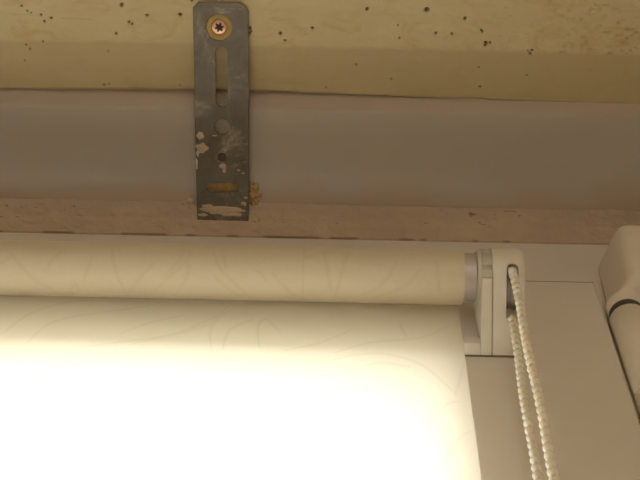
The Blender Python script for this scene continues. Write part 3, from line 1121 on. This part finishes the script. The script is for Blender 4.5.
def L2(px, py):
    u, v = sp_local(px, py)
    return (u, -v)
def circ(px, py, rpx, n=40, jag=0.0):
    cx, cy = L2(px, py)
    r = rpx * PXM
    return [(cx + r * (1 + jag * random.uniform(-1, 1)) * math.cos(2 * math.pi * k / n), cy + r * (1 + jag * random.uniform(-1, 1)) * math.sin(2 * math.pi * k / n)) for k in range(n)]
def slot(px0, py0, px1, py1, rpx, n=16):
    a, b = Vector(L2(px0, py0)), Vector(L2(px1, py1))
    r = rpx * PXM
    ax = (b - a).normalized(); sd = Vector((-ax.y, ax.x))
    out = []
    for k in range(n + 1):
        t = math.pi * k / n
        p = a + sd * (r * math.cos(t)) - ax * (r * math.sin(t)); out.append((p.x, p.y))
    for k in range(n + 1):
        t = math.pi * k / n
        p = b - sd * (r * math.cos(t)) + ax * (r * math.sin(t)); out.append((p.x, p.y))
    return out
W2 = 27.3 * PXM
vt, vb = L2(222, 2.6)[1], L2(222, 219.5)[1]
ch = 5.0 * PXM
outer = [(-W2 + ch, vt), (W2 - ch * 1.5, vt), (W2, vt - ch * 1.4)]
k_ = 20
for i in range(1, k_):
    outer.append((W2 + random.uniform(-.3, .3) * PXM * .5, vt - ch + (vb - vt + ch) * i / k_))
outer += [(W2 - .6 * PXM, vb), (-W2 + .6 * PXM, vb)]
for i in range(k_ - 1, 0, -1):
    outer.append((-W2 + random.uniform(-.3, .3) * PXM * .5, vt - ch + (vb - vt + ch) * i / k_))
outer.append((-W2, vt - ch))
holes = [circ(*SCREW_PX, 13.6), slot(222, 52, 222, 100.5, 6.3), circ(222.3, 126.3, 8.6), circ(222.2, 156.5, 4.9), slot(212, 187, 234, 187, 5.4)]
plate = curve_plate('plate', [outer] + holes, STRAP_T, 'galvanised_steel', strap, STRAP_T / 2)
# plug collar and screw
su, sv2 = L2(*SCREW_PX)
def lathe_local(name, prof, cu_, cv_, material, parent, n=48):
    bm = bmesh.new()
    rings = []
    for r, z in prof:
        if r < 1e-7:
            rings.append([bm.verts.new((cu_, cv_, z))])
        else:
            rings.append([bm.verts.new((cu_ + r * math.cos(2 * math.pi * k / n), cv_ + r * math.sin(2 * math.pi * k / n), z)) for k in range(n)])
    for a, b in zip(rings, rings[1:]):
        for k in range(n):
            j = (k + 1) % n
            if len(b) == 1: bm.faces.new((a[k], a[j], b[0]))
            elif len(a) == 1: bm.faces.new((a[0], b[j], b[k]))
            else: bm.faces.new((a[k], a[j], b[j], b[k]))
    bmesh.ops.recalc_face_normals(bm, faces=bm.faces[:])
    me = bpy.data.meshes.new(name); bm.to_mesh(me); bm.free()
    for p in me.polygons: p.use_smooth = True
    o = bpy.data.objects.new(name, me); C.objects.link(o)
    me.materials.append(M[material]); o.parent = parent
    return o
q = PXM
col = lathe_local('plug_collar', [(9 * q, -.009), (13.4 * q, -.0015), (13.4 * q, STRAP_T * .55), (12.6 * q, STRAP_T * .8), (9.5 * q, STRAP_T * .6), (7.5 * q, STRAP_T * .35), (6.9 * q, -.0004), (6.9 * q, -.009), (9 * q, -.009)], su, sv2, 'collar_plastic', strap)
tag(col, 'ochre plastic plug collar')
scr = lathe_local('screw', [(7.2 * q, .0002), (7.3 * q, STRAP_T * .72), (6.6 * q, STRAP_T * .98), (5.0 * q, STRAP_T * 1.08), (0, STRAP_T * 1.1)], su, sv2, 'screw_brass', strap)
tag(scr, 'coppery round screw head')
hole_dark = lathe_local('hole_shade', [(4.7 * q, -.0015), (4.7 * q, STRAP_T * .25), (3.2 * q, STRAP_T * .1), (0, STRAP_T * .05)], *L2(222.2, 156.5), 'dark_plastic_shade', strap)  # dark disc filling the small hole in place of its shade
tag(hole_dark, 'dark disc painted as shade in the small strap hole')
# star recess
star = []
for k in range(48):
    a = 2 * math.pi * k / 48
    r = (3.75 + 1.05 * math.cos(6 * a)) * q
    star.append((su + r * math.cos(a + .2), sv2 + r * math.sin(a + .2)))
rec = curve_plate('screw_recess', [star], .0004, 'recess_black', scr, STRAP_T * 1.09, bev=0.00005)
tag(rec, 'dark star-shaped recess')

# plaster splashes on the steel
def splash(px, py, rx, ry, name='plaster_splash', material='splash_plaster', parent=None, h=0.0007, seed=0, z0=STRAP_T, n=26):
    r_ = random.Random(seed)
    cx, cy = L2(px, py)
    ph = [r_.uniform(0, 6.28) for _ in range(4)]
    am = [r_.uniform(.03, .12) for _ in range(4)]
    bm = bmesh.new()
    ctr = bm.verts.new((cx, cy, z0 + h))
    prev = None
    rings = []
    for f, hh in ((.45, .92), (.8, .55), (1.0, -.15)):
        ring = []
        for k in range(n):
            a = 2 * math.pi * k / n
            w = 1 + sum(am[j] * math.sin((j + 2) * a + ph[j]) for j in range(4))
            ring.append(bm.verts.new((cx + rx * q * f * w * math.cos(a), cy + ry * q * f * w * math.sin(a), z0 + h * hh * r_.uniform(.75, 1.1) if f < 1 else z0 - .0001)))
        rings.append(ring)
    for k in range(n):
        bm.faces.new((ctr, rings[0][k], rings[0][(k + 1) % n]))
        for a, b in zip(rings, rings[1:]):
            bm.faces.new((a[k], b[k], b[(k + 1) % n], a[(k + 1) % n]))
    bmesh.ops.recalc_face_normals(bm, faces=bm.faces[:])
    me = bpy.data.meshes.new(name); bm.to_mesh(me); bm.free()
    for p in me.polygons: p.use_smooth = True
    o = bpy.data.objects.new(name, me); C.objects.link(o)
    me.materials.append(M[material]); o.parent = parent or strap
    return o
for i, a in enumerate([(200.5, 135, 3.6, 4.6), (202.3, 147.5, 6.2, 5.6), (223, 165.5, 4.2, 3.0), (224.5, 170, 2.2, 2.6), (197, 163, 1.1, 7.0), (198, 153, 1.6, 3.5), (225.5, 149.6, 1.3, 1.3),
                       (239, 169.5, 1.8, 1.2), (243.5, 172.5, 2.0, 1.1), (208, 205.5, 6.5, 2.6), (222, 209, 23, 4.2), (232, 214, 12, 2.0), (220, 211, 11.5, 3.0), (236, 209.5, 9.5, 2.4), (244, 203, 3.2, 2.2), (203, 214, 5, 2.0), (246, 197, 2.4, 1.4), (215, 135, 3.0, .8)]):
    o = splash(*a, seed=i + 3, h=0.0006, material='splash_plaster' if a[1] < 190 else 'plaster_bead')

# foam and plaster lumps squeezed out beside the strap
def lump(name, material, blobs, label, cat):
    bm = bmesh.new()
    for (px, py, rpx, off) in blobs:
        c = hit_plane(px, py, sp_pt, sn_) - sn_ * off
        t = bmesh.new()
        bmesh.ops.create_icosphere(t, subdivisions=3, radius=1.0)
        r_ = random.Random(int(px * 7 + py))
        ph = [Vector((r_.uniform(-3, 3), r_.uniform(-3, 3), r_.uniform(-3, 3))) for _ in range(5)]
        for v in t.verts:
            w = 1 + sum(.09 * math.sin(2.2 * v.co.dot(p) + j) for j, p in enumerate(ph))
            v.co = v.co * w * rpx * q
            v.co = Vector((v.co.x, v.co.y * .9, v.co.z * .7)) + c
        me_ = bpy.data.meshes.new('t'); t.to_mesh(me_); t.free()
        bm.from_mesh(me_)
        bpy.data.meshes.remove(me_)
    o = from_bm(name, bm, material, None, True)
    rm_ = o.modifiers.new('fuse', 'REMESH'); rm_.mode = 'VOXEL'; rm_.voxel_size = 0.0005; rm_.use_smooth_shade = True
    return tag(o, label, cat)
lump('foam_lump', 'foam', [(254, 190, 5.0, .0025), (258, 196.5, 4.2, .0035), (251.5, 184, 3.4, .002), (256, 186, 3.0, .003), (254, 203, 5.2, .003), (250.5, 196, 5.2, .0025)], 'small yellow lump of hardened foam at the right edge of the steel strap', 'foam')
lump('mortar_lump', 'plaster_bead', [(252, 208, 6.0, .0035), (259, 208, 5.2, .0045), (256, 203, 4.0, .004), (264, 210, 4, .005), (268, 211, 3, .005)], 'pinkish mortar lump at the lower right corner of the steel strap', 'mortar')
lump('mortar_lump', 'plaster_bead', [(190, 202, 4.0, .002), (185, 204, 3.8, .003), (193, 208, 4.8, .003), (195, 214, 4.4, .003), (180, 206, 3.2, .004), (175, 207, 2.6, .004)], 'pinkish mortar lump at the lower left corner of the steel strap', 'mortar')
# foam packed behind the lower slot of the strap
bm = bmesh.new()
pc = L2(223, 187)
o = splash(223, 187, 17, 9.5, name='foam_packing', material='foam', parent=strap, h=.0006, seed=77, z0=-.0026)
tag(o, 'yellow foam behind the lower slot')
